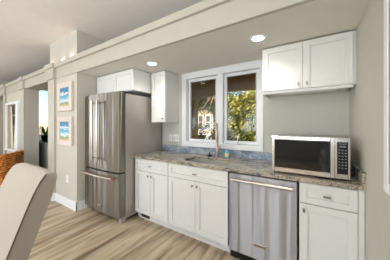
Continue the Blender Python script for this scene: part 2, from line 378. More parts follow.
# ------------------------------------------------------------------ framed niche in the partition, tall window at far left
c = MB(); YN = 1.475
c.box(ox0 - .10, ox0, 1.365, 1.397, oz0, oz1, .004, 1).box(ox1, ox1 + .13, 1.335, 1.397, oz0, oz1, .004, 1)
c.box(ox0 - .10, ox1 + .13, 1.36, 1.399, oz1, oz1 + .05, .004, 1).box(ox0 - .12, ox1 + .13, 1.345, 1.399, oz0 - .05, oz0, .004, 1)
w2 = struct('window_2', c, M['trim'])
def curtain(name, x0, x1, y, z0, z1, m, lab, taper=0):
    b = MB(); nn = 40; top = []; bot = []
    for i in range(nn + 1):
        t = i / nn; yy = y + .012 * math.sin(t * 22)
        xt = x0 + (x1 - x0) * t; xb = x0 + (x1 - x0 + taper) * t if taper > 0 else x0 + taper + (x1 - x0 - taper) * t
        top.append((xt, yy, z1)); bot.append((xb, yy, z0))
    A = [b.bm.verts.new(p) for p in top]; Bv = [b.bm.verts.new(p) for p in bot]
    A2 = [b.bm.verts.new((p[0], p[1] + .006, p[2])) for p in top]; B2 = [b.bm.verts.new((p[0], p[1] + .006, p[2])) for p in bot]
    for i in range(nn):
        b.bm.faces.new((A[i], A[i + 1], Bv[i + 1], Bv[i])); b.bm.faces.new((A2[i], B2[i], B2[i + 1], A2[i + 1]))
        b.bm.faces.new((A[i], A2[i], A2[i + 1], A[i + 1])); b.bm.faces.new((Bv[i], Bv[i + 1], B2[i + 1], B2[i]))
    b.bm.faces.new((A[0], Bv[0], B2[0], A2[0])); b.bm.faces.new((A[-1], A2[-1], B2[-1], Bv[-1]))
    return tag(b.build(name, m, None, True), lab, 'curtain')
curtain('curtain', ox0 + .005, ox0 + .05, 1.452, oz0 + .002, oz1 - .002, M['curtain'], 'cream curtain panel at the left side of the framed niche behind the wicker chairs', .17)
curtain('curtain', ox0 + .44, ox1 - .005, 1.440, oz0 + .002, oz1 - .002, M['curtainw'], 'wider white curtain panel at the right side of the framed niche behind the wicker chairs', -.13)
su = thing('niche_shelf', 'dark-backed shelves inside the framed niche, between its two curtain panels', 'shelf', (-6.26, 1.6, oz0))
MB().box(ox0 + .001, ox1 - .001, 1.62, 1.64, oz0 + .001, oz1 - .001).build('back_panel', M['darkwood'], su)
for z in (1.02, 1.29, 1.585): MB().box(ox0 + .001, ox1 - .001, 1.47, 1.62, z, z + .018).build('shelf', M['cream'], su)
tag(MB().lathe([(.03, 0), (.055, .03), (.06, .06), (.04, .09), (.025, .11)], (-6.56, 1.54, 1.604)).build('vase', M['darkpot'], None, True), 'small dark round vase on the top niche shelf between the curtains', 'vase')
tag(MB().box(-6.66, -6.46, 1.50, 1.60, 1.309, 1.42, .006).build('box', M['teal']), 'teal box on the middle niche shelf between the curtains', 'box')
tag(MB().lathe([(.04, 0), (.06, .02), (.065, .10), (.05, .12)], (-6.56, 1.545, 1.039)).build('pot', M['darkpot'], None, True), 'dark pot on the lowest niche shelf between the curtains', 'pot')

c = MB()
c.box(XL - .1, XL + .02, 2.05, 2.12, .12, 2.72, .003, 1).box(XL - .1, XL + .02, 3.53, 3.6, .12, 2.72, .003, 1).box(XL - .1, XL + .02, 2.05, 3.6, 2.66, 2.74, .003, 1).box(XL - .1, XL + .02, 2.05, 3.6, .1, .17, .003, 1)
w3 = struct('window_3', c, M['winframe'])
MB().box(XL - .05, XL - .045, 2.12, 3.53, .17, 2.66).build('pane', M['glass'], w3)
# unseen windows behind the camera; the right-wall one added for its fill light
for i, (cx_, ww) in enumerate(BW):
    x0, x1 = cx_ - .9, cx_ + .9
    c = MB().box(x0, x0 + .07, YB - .1, YB + .03, .5, 2.4, .003, 1).box(x1 - .07, x1, YB - .1, YB + .03, .5, 2.4, .003, 1).box(x0, x1, YB - .1, YB + .03, 2.33, 2.4, .003, 1).box(x0, x1, YB - .1, YB + .03, .5, .57, .003, 1).box(cx_ - .03, cx_ + .03, YB - .08, YB - .02, .5, 2.4, .003, 1)
    struct('window_%d' % (4 + i), c, M['winframe'])
c = MB().box(XL - .1, XL + .03, -3.15, -3.08, .5, 2.5, .003, 1).box(XL - .1, XL + .03, -.92, -.85, .5, 2.5, .003, 1).box(XL - .1, XL + .03, -3.15, -.85, 2.43, 2.5, .003, 1).box(XL - .1, XL + .03, -3.15, -.85, .5, .57, .003, 1).box(XL - .08, XL - .02, -2.03, -1.97, .5, 2.5, .003, 1)
struct('window_7', c, M['winframe'])
c = MB().box(XR - .03, XR + .1, -3.5, -3.43, .5, 2.5, .003, 1).box(XR - .03, XR + .1, -1.37, -1.3, .5, 2.5, .003, 1).box(XR - .03, XR + .1, -3.5, -1.3, 2.43, 2.5, .003, 1).box(XR - .03, XR + .1, -3.5, -1.3, .5, .57, .003, 1).box(XR + .02, XR + .08, -2.43, -2.37, .5, 2.5, .003, 1)
struct('window_8', c, M['winframe'])  # unseen window, added to go with the right-hand fill light

# ------------------------------------------------------------------ cabinets
def shaker(x0, x1, z0, z1, yf, fr=.058, th=.02, rec=.013):
    b = MB(); b.box(x0 + fr - .002, x1 - fr + .002, yf + rec, yf + th - .001, z0 + fr - .002, z1 - fr + .002)
    b.box(x0, x0 + fr, yf, yf + th, z0, z1, .0015, 1).box(x1 - fr, x1, yf, yf + th, z0, z1, .0015, 1)
    b.box(x0 + fr, x1 - fr, yf, yf + th, z0, z0 + fr, .0015, 1).box(x0 + fr, x1 - fr, yf, yf + th, z1 - fr, z1, .0015, 1)
    return b
def knob(x, z, yf, par):
    b = MB(); b.tube([(x, yf, z), (x, yf - .018, z)], .005, 8)
    b.box(x - .008, x + .008, yf - .028, yf - .016, z - .016, z + .016, .003, 1)
    b.build('knob', M['nickel'], par)
def pull(x, z, yf, par, L=.05):
    b = MB(); b.tube([(x - L / 2 + .008, yf, z), (x - L / 2 + .008, yf - .02, z)], .004, 8).tube([(x + L / 2 - .008, yf, z), (x + L / 2 - .008, yf - .02, z)], .004, 8)
    b.box(x - L / 2, x + L / 2, yf - .028, yf - .018, z - .007, z + .007, .003, 1)
    b.build('pull', M['nickel'], par)
YC = 1.743
def base_cab(x0, x1, label, ndoors, toe=True, filler=0, false_front=False, knob_side='r'):
    t = thing('base_cabinet', label, 'cabinet', ((x0 + x1) / 2, 2.05, 0))
    b = MB()
    if false_front:  # sink base: open box so the bowl hangs inside
        b.box(x0, x0 + .018, YC + .021, 2.35, .1, .88).box(x1 - .018, x1, YC + .021, 2.35, .1, .88).box(x0, x1, 2.33, 2.35, .1, .88).box(x0, x1, YC + .021, 2.35, .1, .12).box(x0, x1, YC + .021, YC + .035, .12, .88)
    else: b.box(x0, x1, YC + .021, 2.35, .1, .879)
    if filler: b.box(x1, x1 + filler, YC + .006, YC + .04, .0, .879)
    b.build('body', M['white'], t)
    g = .004
    MB().box(x0 + .001, x1 - .001, YC + .064, YC + .08, 0, .1).build('toe_kick', M['white'], t)
    dr = shaker(x0 + g, x1 - g, .704, .868, YC, .05).build('drawer_front' if false_front else 'drawer', M['white'], t)
    pull((x0 + x1) / 2, .785, YC, dr)
    if ndoors == 2:
        xm = (x0 + x1) / 2
        d1 = shaker(x0 + g, xm - .0015, .105, .698, YC).build('door', M['white'], t); knob(xm - .032, .648, YC, d1)
        d2 = shaker(xm + .0015, x1 - g, .105, .698, YC).build('door', M['white'], t); knob(xm + .032, .648, YC, d2)
    else:
        d1 = shaker(x0 + g, x1 - g, .105, .698, YC).build('door', M['white'], t); knob(x0 + .035, .648, YC, d1)
    return t
ca = base_cab(-2.125, -1.505, 'white two-door base cabinet beside the refrigerator, with a floor vent in its toe kick', 2)
v = MB(); v.box(-2.06, -1.89, YC + .058, YC + .064, .02, .075, .002, 1)
vo = v.build('toe_vent', M['vent'], ca); vo['label'] = 'bronze vent grille'
sl = MB()
for i in range(12): sl.box(-2.05 + i * .0125, -2.044 + i * .0125, YC + .056, YC + .059, .03, .065)
sl.build('vent_slots', M['gasket'], vo)
cb = base_cab(-1.502, -.698, 'wide white two-door base cabinet under the sink', 2, false_front=True)
cc = base_cab(-.070, .305, 'narrow white single-door base cabinet under the microwave', 1, filler=.034)

# countertop with sink cut-out
def rrect(x0, x1, y0, y1, r, nseg=6):
    P = []
    for cx_, cy_, a0 in ((x1 - r, y1 - r, 0), (x0 + r, y1 - r, PI / 2), (x0 + r, y0 + r, PI), (x1 - r, y0 + r, 3 * PI / 2)):
        for i in range(nseg + 1):
            a = a0 + PI / 2 * i / nseg; P.append((cx_ + r * math.cos(a), cy_ + r * math.sin(a)))
    return P
ct = MB(); bm = ct.bm
outer = [(-2.140, 1.718), (XR - .001, 1.718), (XR - .001, YW - .001), (-2.140, YW - .001)]
SX0, SX1, SY0, SY1 = -1.34, -.74, 1.80, 2.16
inner = rrect(SX0, SX1, SY0, SY1, .10)
for loop in (outer, inner):
    vs = [bm.verts.new((x, y, .88)) for x, y in loop]
    for i in range(len(vs)): bm.edges.new((vs[i], vs[(i + 1) % len(vs)]))
bmesh.ops.triangle_fill(bm, edges=bm.edges[:], use_beauty=True)
r = bmesh.ops.extrude_face_region(bm, geom=bm.faces[:])
bmesh.ops.translate(bm, vec=(0, 0, .032), verts=[x for x in r['geom'] if isinstance(x, bmesh.types.BMVert)])
ctop = tag(ct.build('countertop', M['granite']), 'long speckled grey and beige granite worktop over the base cabinets', 'countertop')
ZT = .912
bs = MB().box(-2.14, XR - .024, YW - .022, YW - .001, ZT, 1.010, .002, 1)
tag(bs.build('backsplash', M['splash']), 'low blue-grey stone upstand along the wall below the window', 'backsplash')
ss = MB().box(XR - .023, XR - .001, 1.722, YW - .001, ZT, 1.010, .002, 1)
tag(ss.build('side_splash', M['granite']), 'short granite upstand on the right wall beside the microwave', 'backsplash')

# sink
b = MB(); bm = b.bm
rings = []
for (x0, x1, y0, y1, z, rr) in ((SX0 - .02, SX1 + .02, SY0 - .02, SY1 + .02, .8795, .11), (SX0 + .004, SX1 - .004, SY0 + .004, SY1 - .004, .8795, .10), (SX0 + .012, SX1 - .012, SY0 + .012, SY1 - .012, .74, .09), (SX0 + .04, SX1 - .04, SY0 + .04, SY1 - .04, .715, .07),
                                (SX0 + .045, SX1 - .045, SY0 + .045, SY1 - .045, .711, .07), (SX0 + .010, SX1 - .010, SY0 + .010, SY1 - .010, .735, .09), (SX0 - .0, SX1 + .0, SY0 - .0, SY1 + .0, .8765, .10), (SX0 - .02, SX1 + .02, SY0 - .02, SY1 + .02, .8765, .11)):
    rings.append([bm.verts.new((x, y, z)) for x, y in rrect(x0, x1, y0, y1, rr)])
K = len(rings[0])
def br(a, c):
    for k in range(K): bm.faces.new((a[k], a[(k + 1) % K], c[(k + 1) % K], c[k]))
for i in range(3): br(rings[i], rings[i + 1])
bm.faces.new(rings[3])
for i in range(4, 7): br(rings[i], rings[i + 1])
bm.faces.new(rings[4]); br(rings[7], rings[0])
sk = thing('sink', 'undermount stainless steel sink with rounded corners set in the granite', 'sink', ((SX0 + SX1) / 2, (SY0 + SY1) / 2, .711))
bo = b.build('bowl', M['sinksteel'], sk, True)
MB().lathe([(.04, 0), (.042, .004), (.03, .005)], ((SX0 + SX1) / 2, 2.02, .7155)).build('drain', M['nickel'], sk, True)

# faucet
fx, fy = -1.045, 2.215
ft = thing('faucet', 'tall brushed steel faucet standing behind the sink', 'faucet', (fx, fy, ZT))
MB().lathe([(.028, 0), (.028, .008), (.021, .014), (.019, .06), (.019, .20), (.014, .215), (.013, .22)], (fx, fy, ZT)).build('body', M['nickel'], ft, True)
pts = [(fx, fy, ZT + .2), (fx, fy, ZT + .37)]
for i in range(1, 11):
    a = PI * i / 10; q = .065 - .065 * math.cos(a); pts.append((fx + .427 * q, fy - .904 * q, ZT + .37 + .075 * math.sin(a)))
MB().tube(pts, .012, 12).build('spout', M['nickel'], ft, True)
e = pts[-1]
MB().tube([e, (e[0], e[1], e[2] - .04), (e[0], e[1], e[2] - .13), (e[0], e[1], e[2] - .15)], [.012, .015, .017, .014], 12).build('spray_head', M['nickel'], ft, True)
MB().tube([(fx, fy, ZT + .10), (fx + .035, fy, ZT + .10)], .012, 10).tube([(fx + .035, fy, ZT + .095), (fx + .045, fy - .01, ZT + .13), (fx + .05, fy - .02, ZT + .17)], [.010, .007, .006], 8).build('lever', M['nickel'], ft, True)
# black stopper, soap bottle
st = thing('sink_stopper', 'small black rubber stopper lying behind the left side of the sink', 'stopper', (-1.165, 2.225, ZT))
MB().lathe([(.026, 0), (.03, .006), (.03, .022), (.02, .03)], (-1.165, 2.225, ZT)).build('plug', M['black'], st, True)
MB().lathe([(.009, .029), (.007, .04), (.012, .046), (.010, .052)], (-1.165, 2.225, ZT)).build('grip', M['black'], st, True)
sb = thing('soap_bottle', 'small clear blue soap bottle with a coloured label, right of the faucet', 'bottle', (-.915, 2.245, ZT))
MB().lathe([(.024, 0), (.027, .006), (.027, .085), (.018, .105), (.010, .112), (.010, .12)], (-.915, 2.245, ZT)).build('bottle_body', M['soapblue'], sb, True)
MB().lathe([(.0275, .018), (.0278, .02), (.0278, .058), (.0275, .06)], (-.915, 2.245, ZT)).build('bottle_label', M['label'], sb, True)
MB().lathe([(.011, .12), (.012, .124), (.012, .136), (.005, .138), (.005, .15)], (-.915, 2.245, ZT)).tube([(-.915, 2.245, ZT + .15), (-.925, 2.22, ZT + .15)], .005).build('pump', M['plastic'], sb, True)

# outlets
def outlet(x, z, w_, label, y, double=False, group=None, sw=False):
    t = thing('wall_outlet' if not sw else 'light_switch', label, 'outlet' if not sw else 'switch', (x, y, z))
    MB().box(x - w_ / 2, x + w_ / 2, y - .006, y, z - .057, z + .057, .003, 1).build('plate', M['plastic'], t)
    xs = [x - w_ / 4, x + w_ / 4] if double else [x]
    for q in xs:
        MB().box(q - .017, q + .017, y - .009, y - .005, z - .034, z + .034, .002, 1).build('socket' if not sw else 'rocker', M['lightgrey'], t)
outlet(-1.965, 1.13, .072, 'single white outlet plate above the worktop nearer the refrigerator', YW)
outlet(-1.852, 1.133, .115, 'double white switch plate above the worktop beside the window casing', YW, True, sw=True)
outlet(-3.375, .455, .075, 'white outlet plate low on the wall under the two paintings', 1.397)

# wall cabinets
def upper(x0, x1, z0, z1, yf, label, nd, knobs='in', rail=False):
    t = thing('wall_cabinet', label, 'cabinet', ((x0 + x1) / 2, (yf + YW) / 2, z0))
    MB().box(x0, x1, yf + .021, YW - .001, z0, z1, .001, 1).build('body', M['white'], t)
    g = .003; dz0, dz1 = z0 + .004, z1 - .004
    if nd == 2:
        xm = (x0 + x1) / 2
        d1 = shaker(x0 + g, xm - .0015, dz0, dz1, yf).build('door', M['white'], t)
        d2 = shaker(xm + .0015, x1 - g, dz0, dz1, yf).build('door', M['white'], t)
        if knobs: knob(xm - .035, z0 + .045, yf, d1); knob(xm + .035, z0 + .045, yf, d2)
    else:
        d = shaker(x0 + g, x1 - g, dz0, dz1, yf).build('door', M['white'], t); knob(x1 - .04, z0 + .055, yf, d)
    return t
u1 = upper(-.423, .322, 1.696, 2.152, 2.012, 'white two-door wall cabinet above the microwave', 2)
MB().box(-.423, .322, 2.03, 2.045, 1.672, 1.696).box(-.423, -.408, 2.045, YW - .002, 1.672, 1.696).build('light_rail', M['white'], u1)
MB().box(-.26, .22, 2.08, 2.22, 1.672, 1.6955, .003, 1).build('under_light', M['plastic'], u1)
MB().box(.322, XR - .001, 2.03, 2.06, 1.696, 2.152).build('filler', M['white'], u1)
u2 = upper(-2.080, -1.800, 1.385, 2.152, 2.02, 'tall narrow white wall cabinet left of the window', 1)
u3 = upper(-3.045, -2.105, 1.845, 2.152, 1.70, 'white two-door wall cabinet over the refrigerator', 2, knobs=None)

# ------------------------------------------------------------------ refrigerator
fr_ = thing('refrigerator', 'stainless steel french-door refrigerator with bottom freezer', 'refrigerator', (-2.58, 1.9, 0))
FX0, FX1 = -3.035, -2.145
MB().box(FX0 + .01, FX1, 1.60, 2.32, .05, 1.785, .006).build('cabinet_body', M['fridgeside'], fr_)
def bowed(x0, x1, z0, z1, xc=-2.59, half=.445, bow=.024, back=1.588):
    b = MB(); N = 14; poly = []
    for i in range(N + 1):
        x = x0 + (x1 - x0) * i / N; q = (x - xc) / half; y = 1.478 + bow * q * q
        if abs(abs(x - xc) - half) < .001: pass
        poly.append((x, y))
    # rounded outer corners
    poly = [(poly[0][0], poly[0][1] + .012)] + [(poly[0][0] + .008, poly[0][1] + .001)] + poly[1:-1] + [(poly[-1][0] - .008, poly[-1][1] + .001), (poly[-1][0], poly[-1][1] + .012)]
    poly += [(x1, back), (x0, back)]
    b.prism(poly, 'z', z0, z1); return b
d1 = bowed(FX0, -2.588, .700, 1.80).build('door', M['steel'], fr_, True)
d2 = bowed(-2.582, FX1, .700, 1.80).build('door', M['steel'], fr_, True)
d3 = bowed(FX0, FX1, .085, .680).build('freezer_drawer', M['steel'], fr_, True)
def vhandle(x, par):
    MB().tube([(x, 1.415, .835), (x, 1.415, 1.70)], .0135, 12).tube([(x, 1.415, .87), (x, 1.49, .87)], .009).tube([(x, 1.415, 1.665), (x, 1.49, 1.665)], .009).build('handle', M['handle'], par, True)
vhandle(-2.665, d1); vhandle(-2.535, d2)
hp = [(-2.99 + .79 * i / 12, 1.405 + .022 * ((i - 6) / 6) ** 2, .628) for i in range(13)]
ho = MB().tube(hp, .0135, 12).tube([(-2.96, 1.425, .628), (-2.96, 1.51, .628)], .010).tube([(-2.23, 1.425, .628), (-2.23, 1.51, .628)], .010).build('freezer_handle', M['handle'], d3, True)
rm = MB().tube([(-2.200, 1.427, .628), (-2.194, 1.427, .628)], .0137, 12).build('medallion', M['red'], d3, True); rm['label'] = 'red handle medallion'
MB().box(FX0 + .02, FX1 - .01, 1.589, 1.60, .085, 1.79).build('door_seal', M['gasket'], fr_)
MB().box(FX0 + .03, FX1 - .03, 1.56, 1.60, .03, .08).build('kick_grille', M['black'], fr_)
for x in (FX0 + .03, FX1 - .035): MB().box(x - .03, x + .03, 1.535, 1.61, 0, .075, .006).build('foot', M['fridgeside'], fr_)
for x in (FX0 + .04, FX1 - .04): MB().box(x - .035, x + .035, 1.54, 1.68, 1.785, 1.812, .006).build('hinge_cover', M['black'], fr_)
MB().box(-2.63, -2.53, 1.470, 1.482, .150, .192, .003, 1).build('badge', M['handle'], d3)
lettering('badge_lettering', 'KitchenAid', .017, (-2.58, 1.4695, .171), PI / 2, M['gasket'], d3)

# ------------------------------------------------------------------ dishwasher
dw = thing('dishwasher', 'stainless steel dishwasher with a long bar handle under the worktop', 'dishwasher', (-.384, 2.0, 0))
MB().box(-.688, -.080, 1.80, 2.33, .02, .872).build('tub_body', M['black'], dw)
MB().box(-.684, -.084, 1.765, 1.80, .005, .085).build('toe_panel', M['black'], dw)
dd = MB().box(-.6855, -.0825, 1.738, 1.795, .085, .862, .005).build('door', M['dwsteel'], dw)
MB().box(-.6855, -.0825, 1.757, 1.79, .8625, .877).build('gap_strip', M['black'], dw)  # black strip put in for the dark gap above the door
MB().tube([(-.655, 1.690, .812), (-.108, 1.690, .812)], .0135, 14).tube([(-.63, 1.690, .812), (-.63, 1.74, .812)], .010).tube([(-.133, 1.690, .812), (-.133, 1.74, .812)], .010).build('handle', M['handle'], dd, True)
MB().box(-.445, -.315, 1.733, 1.739, .205, .236, .002, 1).build('badge', M['handle'], dd)
lettering('badge_lettering', 'KitchenAid', .020, (-.38, 1.732, .2205), PI / 2, M['gasket'], dd)

# ------------------------------------------------------------------ microwave
mw = thing('microwave', 'countertop microwave with steel frame and black glass door', 'microwave', (-.012, 1.98, ZT))
MX0, MX1, MY0, MY1, MZ0, MZ1 = -.288, .266, 1.782, 2.19, .928, 1.246
MB().box(MX0 + .004, MX1 - .002, MY0 + .022, MY1, MZ0, MZ1 - .003, .004).build('casing', M['fridgeside'], mw)
for x in (MX0 + .05, MX1 - .05):
    for y in (MY0 + .05, MY1 - .05): MB().lathe([(.014, 0), (.017, .004), (.015, .017)], (x, y, ZT)).build('foot', M['black'], mw)
md = MB(); mf = .022
md.box(MX0, MX0 + mf, MY0, MY0 + .022, MZ0, MZ1, .002, 1).box(.144, .170, MY0, MY0 + .022, MZ0, MZ1, .002, 1).box(MX0 + mf, .144, MY0 + .0005, MY0 + .0215, MZ1 - .03, MZ1, .002, 1).box(MX0 + mf, .144, MY0 + .0005, MY0 + .0215, MZ0, MZ0 + .038, .002, 1)
mdo = md.build('door', M['chrome'], mw)
MB().box(MX0 + mf, .144, MY0 + .002, MY0 + .018, MZ0 + .038, MZ1 - .03).build('door_glass', M['glossblack'], mdo)
MB().box(MX0 + mf + .028, .112, MY0 + .0012, MY0 + .0022, MZ0 + .066, MZ1 - .056).build('viewing_window', M['viewglass'], mdo)
cp = MB(); cp.box(.1715, .187, MY0, MY0 + .022, MZ0, MZ1, .002, 1).box(.252, MX1, MY0, MY0 + .022, MZ0, MZ1, .002, 1).box(.187, .252, MY0 + .0005, MY0 + .0215, MZ1 - .034, MZ1, .002, 1).box(.187, .252, MY0 + .0005, MY0 + .0215, MZ0, MZ0 + .038, .002, 1)
cpo = cp.build('control_surround', M['chrome'], mw)
pn = MB().box(.187, .252, MY0 + .002, MY0 + .02, MZ0 + .038, MZ1 - .034).build('control_panel', M['glossblack'], mw)
lettering('panel_lettering', 'KitchenAid', .0105, (.2195, MY0 + .0012, MZ1 - .046), PI / 2, M['lightgrey'], pn)
MB().box(.198, .241, MY0 + .0012, MY0 + .0022, MZ1 - .074, MZ1 - .06).build('display', M['display'], pn)
for r_ in range(7):
    for q in range(3):
        MB().box(.1955 + q * .019, .2045 + q * .019, MY0 + .0012, MY0 + .0022, MZ1 - .0975 - r_ * .023, MZ1 - .0915 - r_ * .023).build('button', M['button'], pn)

# ------------------------------------------------------------------ ceiling downlights
def downlight(x, y, z, label):
    t = thing('recessed_light', label, 'ceiling light', (x, y, z), group='recessed lights in the kitchen ceiling')
    b = MB(); b.lathe([(.052, -.004), (.078, -.005), (.082, 0), (.052, 0)], (x, y, z)); b.build('trim_ring', M['plastic'], t, True)
    MB().lathe([(.051, -.006), (.051, -.001)], (x, y, z)).build('diffuser', M['lamp'], t)
    return t
dl = downlight(-.404, 1.75, ZK, 'round lit recessed light nearest the cabinet above the microwave')
dup(dl, (-1.762, 1.725, ZK), 0, 'round lit recessed light nearest the refrigerator')
for (x, y) in ((-.404, 1.75), (-1.762, 1.725)):
    d = bpy.data.lights.new('recessed_light_beam', 'SPOT'); d.energy = 18; d.spot_size = math.radians(140); d.spot_blend = .8; d.shadow_soft_size = .05; d.color = (1, .96, .9)
    o = bpy.data.objects.new('recessed_light_beam', d); COL.objects.link(o); o.location = (x, y, ZK - .015)
for i, (x, y) in enumerate(((-6.5, -1.4), (-4.6, -1.4), (-2.7, -.7), (-.9, -.7), (-5.5, -3.0), (-2.6, -3.0))):  # ceiling lights added out of view to brighten the floor and ceiling
    t = thing('recessed_light', 'added unseen ceiling light brightening the main room, outside the picture', 'ceiling light', (x, y, ZC), group='added fill lights in the main room ceiling')
    MB().lathe([(.052, -.004), (.078, -.005), (.082, 0), (.052, 0)], (x, y, ZC)).build('trim_ring', M['plastic'], t, True)
    MB().lathe([(.051, -.006), (.051, -.001)], (x, y, ZC)).build('diffuser', M['lamp'], t)
    d = bpy.data.lights.new('recessed_light_beam', 'SPOT'); d.energy = 105; d.spot_size = math.radians(120); d.spot_blend = .8; d.shadow_soft_size = .06; d.color = (1, .97, .94)
    o = bpy.data.objects.new('recessed_light_beam', d); COL.objects.link(o); o.location = (x, y, ZC - .015)
# small accent lights on the ledge above the header
for i, (x, y, lab) in enumerate(((-3.50, 1.375, 'small puck light on the beam ledge in front of the boxed column, further left'), (-3.20, 1.375, 'small puck light on the beam ledge in front of the boxed column, at its corner'), (-3.96, 1.375, 'small puck light on the beam ledge in front of the narrow upper post'))):
    t = thing('puck_light', lab, 'light', (x, y, 2.42 if i < 2 else 2.425), group='puck lights on the beam ledge')
    z = 2.42 if i < 2 else 2.425
    MB().lathe([(.016, 0), (.016, .008), (.012, .010)], (x, y, z)).build('housing', M['plastic'], t, True)
    MB().lathe([(.010, .0102), (.010, .013)], (x, y, z)).build('lens', M['lamp'], t, True)
    d = bpy.data.lights.new('puck_glow', 'POINT'); d.energy = .14; d.shadow_soft_size = .01; d.color = (1, .72, .42)
    o = bpy.data.objects.new('puck_glow', d); COL.objects.link(o); o.location = (x, y, z + .03)

# ------------------------------------------------------------------ paintings and the framed panel on the right wall
def painting(x0, x1, z0, z1, y, m, label):
    t = thing('painting', label, 'painting', ((x0 + x1) / 2, y, z0), group='beach paintings on the stub wall')
    f = .085; b = MB()
    b.box(x0, x0 + f, y - .04, y, z0, z1, .005, 1).box(x1 - f, x1, y - .04, y, z0, z1, .005, 1).box(x0 + f, x1 - f, y - .0395, y, z0, z0 + f, .005, 1).box(x0 + f, x1 - f, y - .0395, y, z1 - f, z1, .005, 1)
    b.build('frame', M['washwood'], t)
    MB().box(x0 + f - .005, x1 - f + .005, y - .03, y - .022, z0 + f - .005, z1 - f + .005).build('picture', m, t)
painting(-3.65, -3.155, 1.575, 2.045, 1.397, M['sea1'], 'upper of the two framed beach paintings left of the refrigerator')
painting(-3.65, -3.155, 1.015, 1.485, 1.397, M['sea2'], 'lower of the two framed beach paintings left of the refrigerator')
t = thing('framed_panel', 'large white framed grey canvas on the right wall at the picture edge', 'picture', (XR, .9, .99))
b = MB(); f = .062
b.box(XR - .012, XR, 1.33 - f, 1.33, 1.0, 2.12, .006, 1).box(XR - .012, XR, .45, .45 + f, 1.0, 2.12, .006, 1).box(XR - .0118, XR, .45 + f, 1.33 - f, 1.0, 1.0 + f, .006, 1).box(XR - .0118, XR, .45 + f, 1.33 - f, 2.12 - f, 2.12, .006, 1)
b.build('frame', M['trim'], t)
MB().box(XR - .008, XR - .003, .45 + f - .004, 1.33 - f + .004, 1.0 + f - .004, 2.12 - f + .004).build('canvas', M['canvas'], t)

# ------------------------------------------------------------------ console and fern behind the passage
cs = thing('console_cabinet', 'grey-green console cabinet seen through the passage, a fern on top', 'cabinet', (-5.97, 1.98, 0))
MB().box(-6.72, -5.2, 1.80, 2.18, .08, .87, .004).build('body', M['console'], cs)
MB().box(-6.75, -5.17, 1.77, 2.20, .87, .9, .004).build('top', M['console'], cs)
for x0, x1 in ((-6.70, -5.97), (-5.95, -5.22)):
    d = shaker(x0, x1, .11, .85, 1.78).build('door', M['console'], cs); knob(x1 - .06 if x0 < -6.2 else x0 + .06, .5, 1.78, d)
for x in (-6.67, -5.25):
    for y in (1.83, 2.15): MB().box(x - .025, x + .025, y - .02, y + .02, 0, .08).build('leg', M['console'], cs)
px_, py_ = -6.04, 1.98
fn = thing('potted_fern', 'green potted fern in a dark pot on the console', 'plant', (px_, py_, .9))
MB().lathe([(.06, 0), (.085, .05), (.10, .15), (.105, .17), (.09, .17), (.085, .15)], (px_, py_, .9)).build('pot', M['darkpot'], fn, True)
fb = MB()
for i in range(46):
    a = random.uniform(0, 2 * PI); L = random.uniform(.14, .28); rise = random.uniform(.05, .30); prev = None
    for j in range(9):
        t_ = j / 8; r_ = L * t_; z = .9 + .16 + rise * math.sin(t_ * 2.4) - .06 * t_
        c0 = Vector((px_ + math.cos(a) * r_, py_ + math.sin(a) * r_, z)); wd = .026 * math.sin(PI * min(.95, t_ + .12)) * (1 if j % 2 else .4)
        s_ = Vector((-math.sin(a), math.cos(a), .15)) * wd
        cur = [fb.bm.verts.new(c0 - s_), fb.bm.verts.new(c0 + s_)]
        if prev: fb.bm.faces.new((prev[0], prev[1], cur[1], cur[0]))
        prev = cur
fb.build('fronds', M['fern'], fn)

# ------------------------------------------------------------------ wicker armchairs
def wicker_chair(label):
    t = thing('wicker_armchair', label, 'armchair', (0, 0, 0), group='wicker armchairs by the partition')
    # plan path of the U shaped back and arms, local, seat towards +Y
    path = []
    W_, D_, R_ = .34, .36, .12
    path += [(-W_, D_), (-W_, .1), (-W_, -D_ + R_)]
    for i in range(1, 7): a = PI + PI / 2 * i / 6; path.append((-W_ + R_ + R_ * math.cos(a), -D_ + R_ + R_ * math.sin(a)))
    path += [(0, -D_)]
    for i in range(0, 7): a = 1.5 * PI + PI / 2 * i / 6; path.append((W_ - R_ + R_ * math.cos(a), -D_ + R_ + R_ * math.sin(a)))
    path += [(W_, .1), (W_, D_)]
    def top(x, y): return .60 + .22 * min(1, max(0, (.15 - y) / .35))
    b = MB(); sh = .05; pr = None
    for i, (x, y) in enumerate(path):
        a = Vector(path[max(0, i - 1)]); c = Vector(path[min(len(path) - 1, i + 1)]); d = (c - a).normalized(); nn = Vector((-d.y, d.x)) * sh
        zt = top(x, y)
        cur = [b.bm.verts.new((x, y, .1)), b.bm.verts.new((x, y, zt)), b.bm.verts.new((x + nn.x, y + nn.y, zt)), b.bm.verts.new((x + nn.x, y + nn.y, .1))]
        if pr:
            for k in range(4): b.bm.faces.new((pr[k], pr[(k + 1) % 4], cur[(k + 1) % 4], cur[k]))
        else: b.bm.faces.new(cur)
        pr = cur
    b.bm.faces.new(pr[::-1])
    b.build('woven_shell', M['wicker'], t, True, True)
    rim = []
    for i, (x, y) in enumerate(path):
        a = Vector(path[max(0, i - 1)]); c = Vector(path[min(len(path) - 1, i + 1)]); d = (c - a).normalized(); nn = Vector((-d.y, d.x)) * sh / 2
        rim.append((x + nn.x, y + nn.y, top(x, y)))
    MB().tube(rim, .036, 10).build('rim', M['wicker'], t, True, True)
    MB().box(-.30, .30, -.30, .35, .14, .34, .01).build('seat_base', M['wicker'], t, False, True)
    MB().box(-.285, .285, -.30, .36, .345, .46, .03, 3).build('cushion', M['cushion'], t, True, True)
    for x in (-.31, .31):
        for y in (-.30, .32): MB().box(x - .025, x + .025, y - .025, y + .025, 0, .12, .004, 1).build('leg', M['darkwood'], t, False, True)
    return t
wc = wicker_chair('nearer orange-brown wicker armchair, its curved back towards the kitchen')
wc.location = (-4.70, .745, 0); wc.rotation_euler = (0, 0, math.radians(137.8))
dup(wc, (-5.80, .62, 0), math.radians(137.8), 'farther wicker armchair at the left picture edge, behind the nearer one')

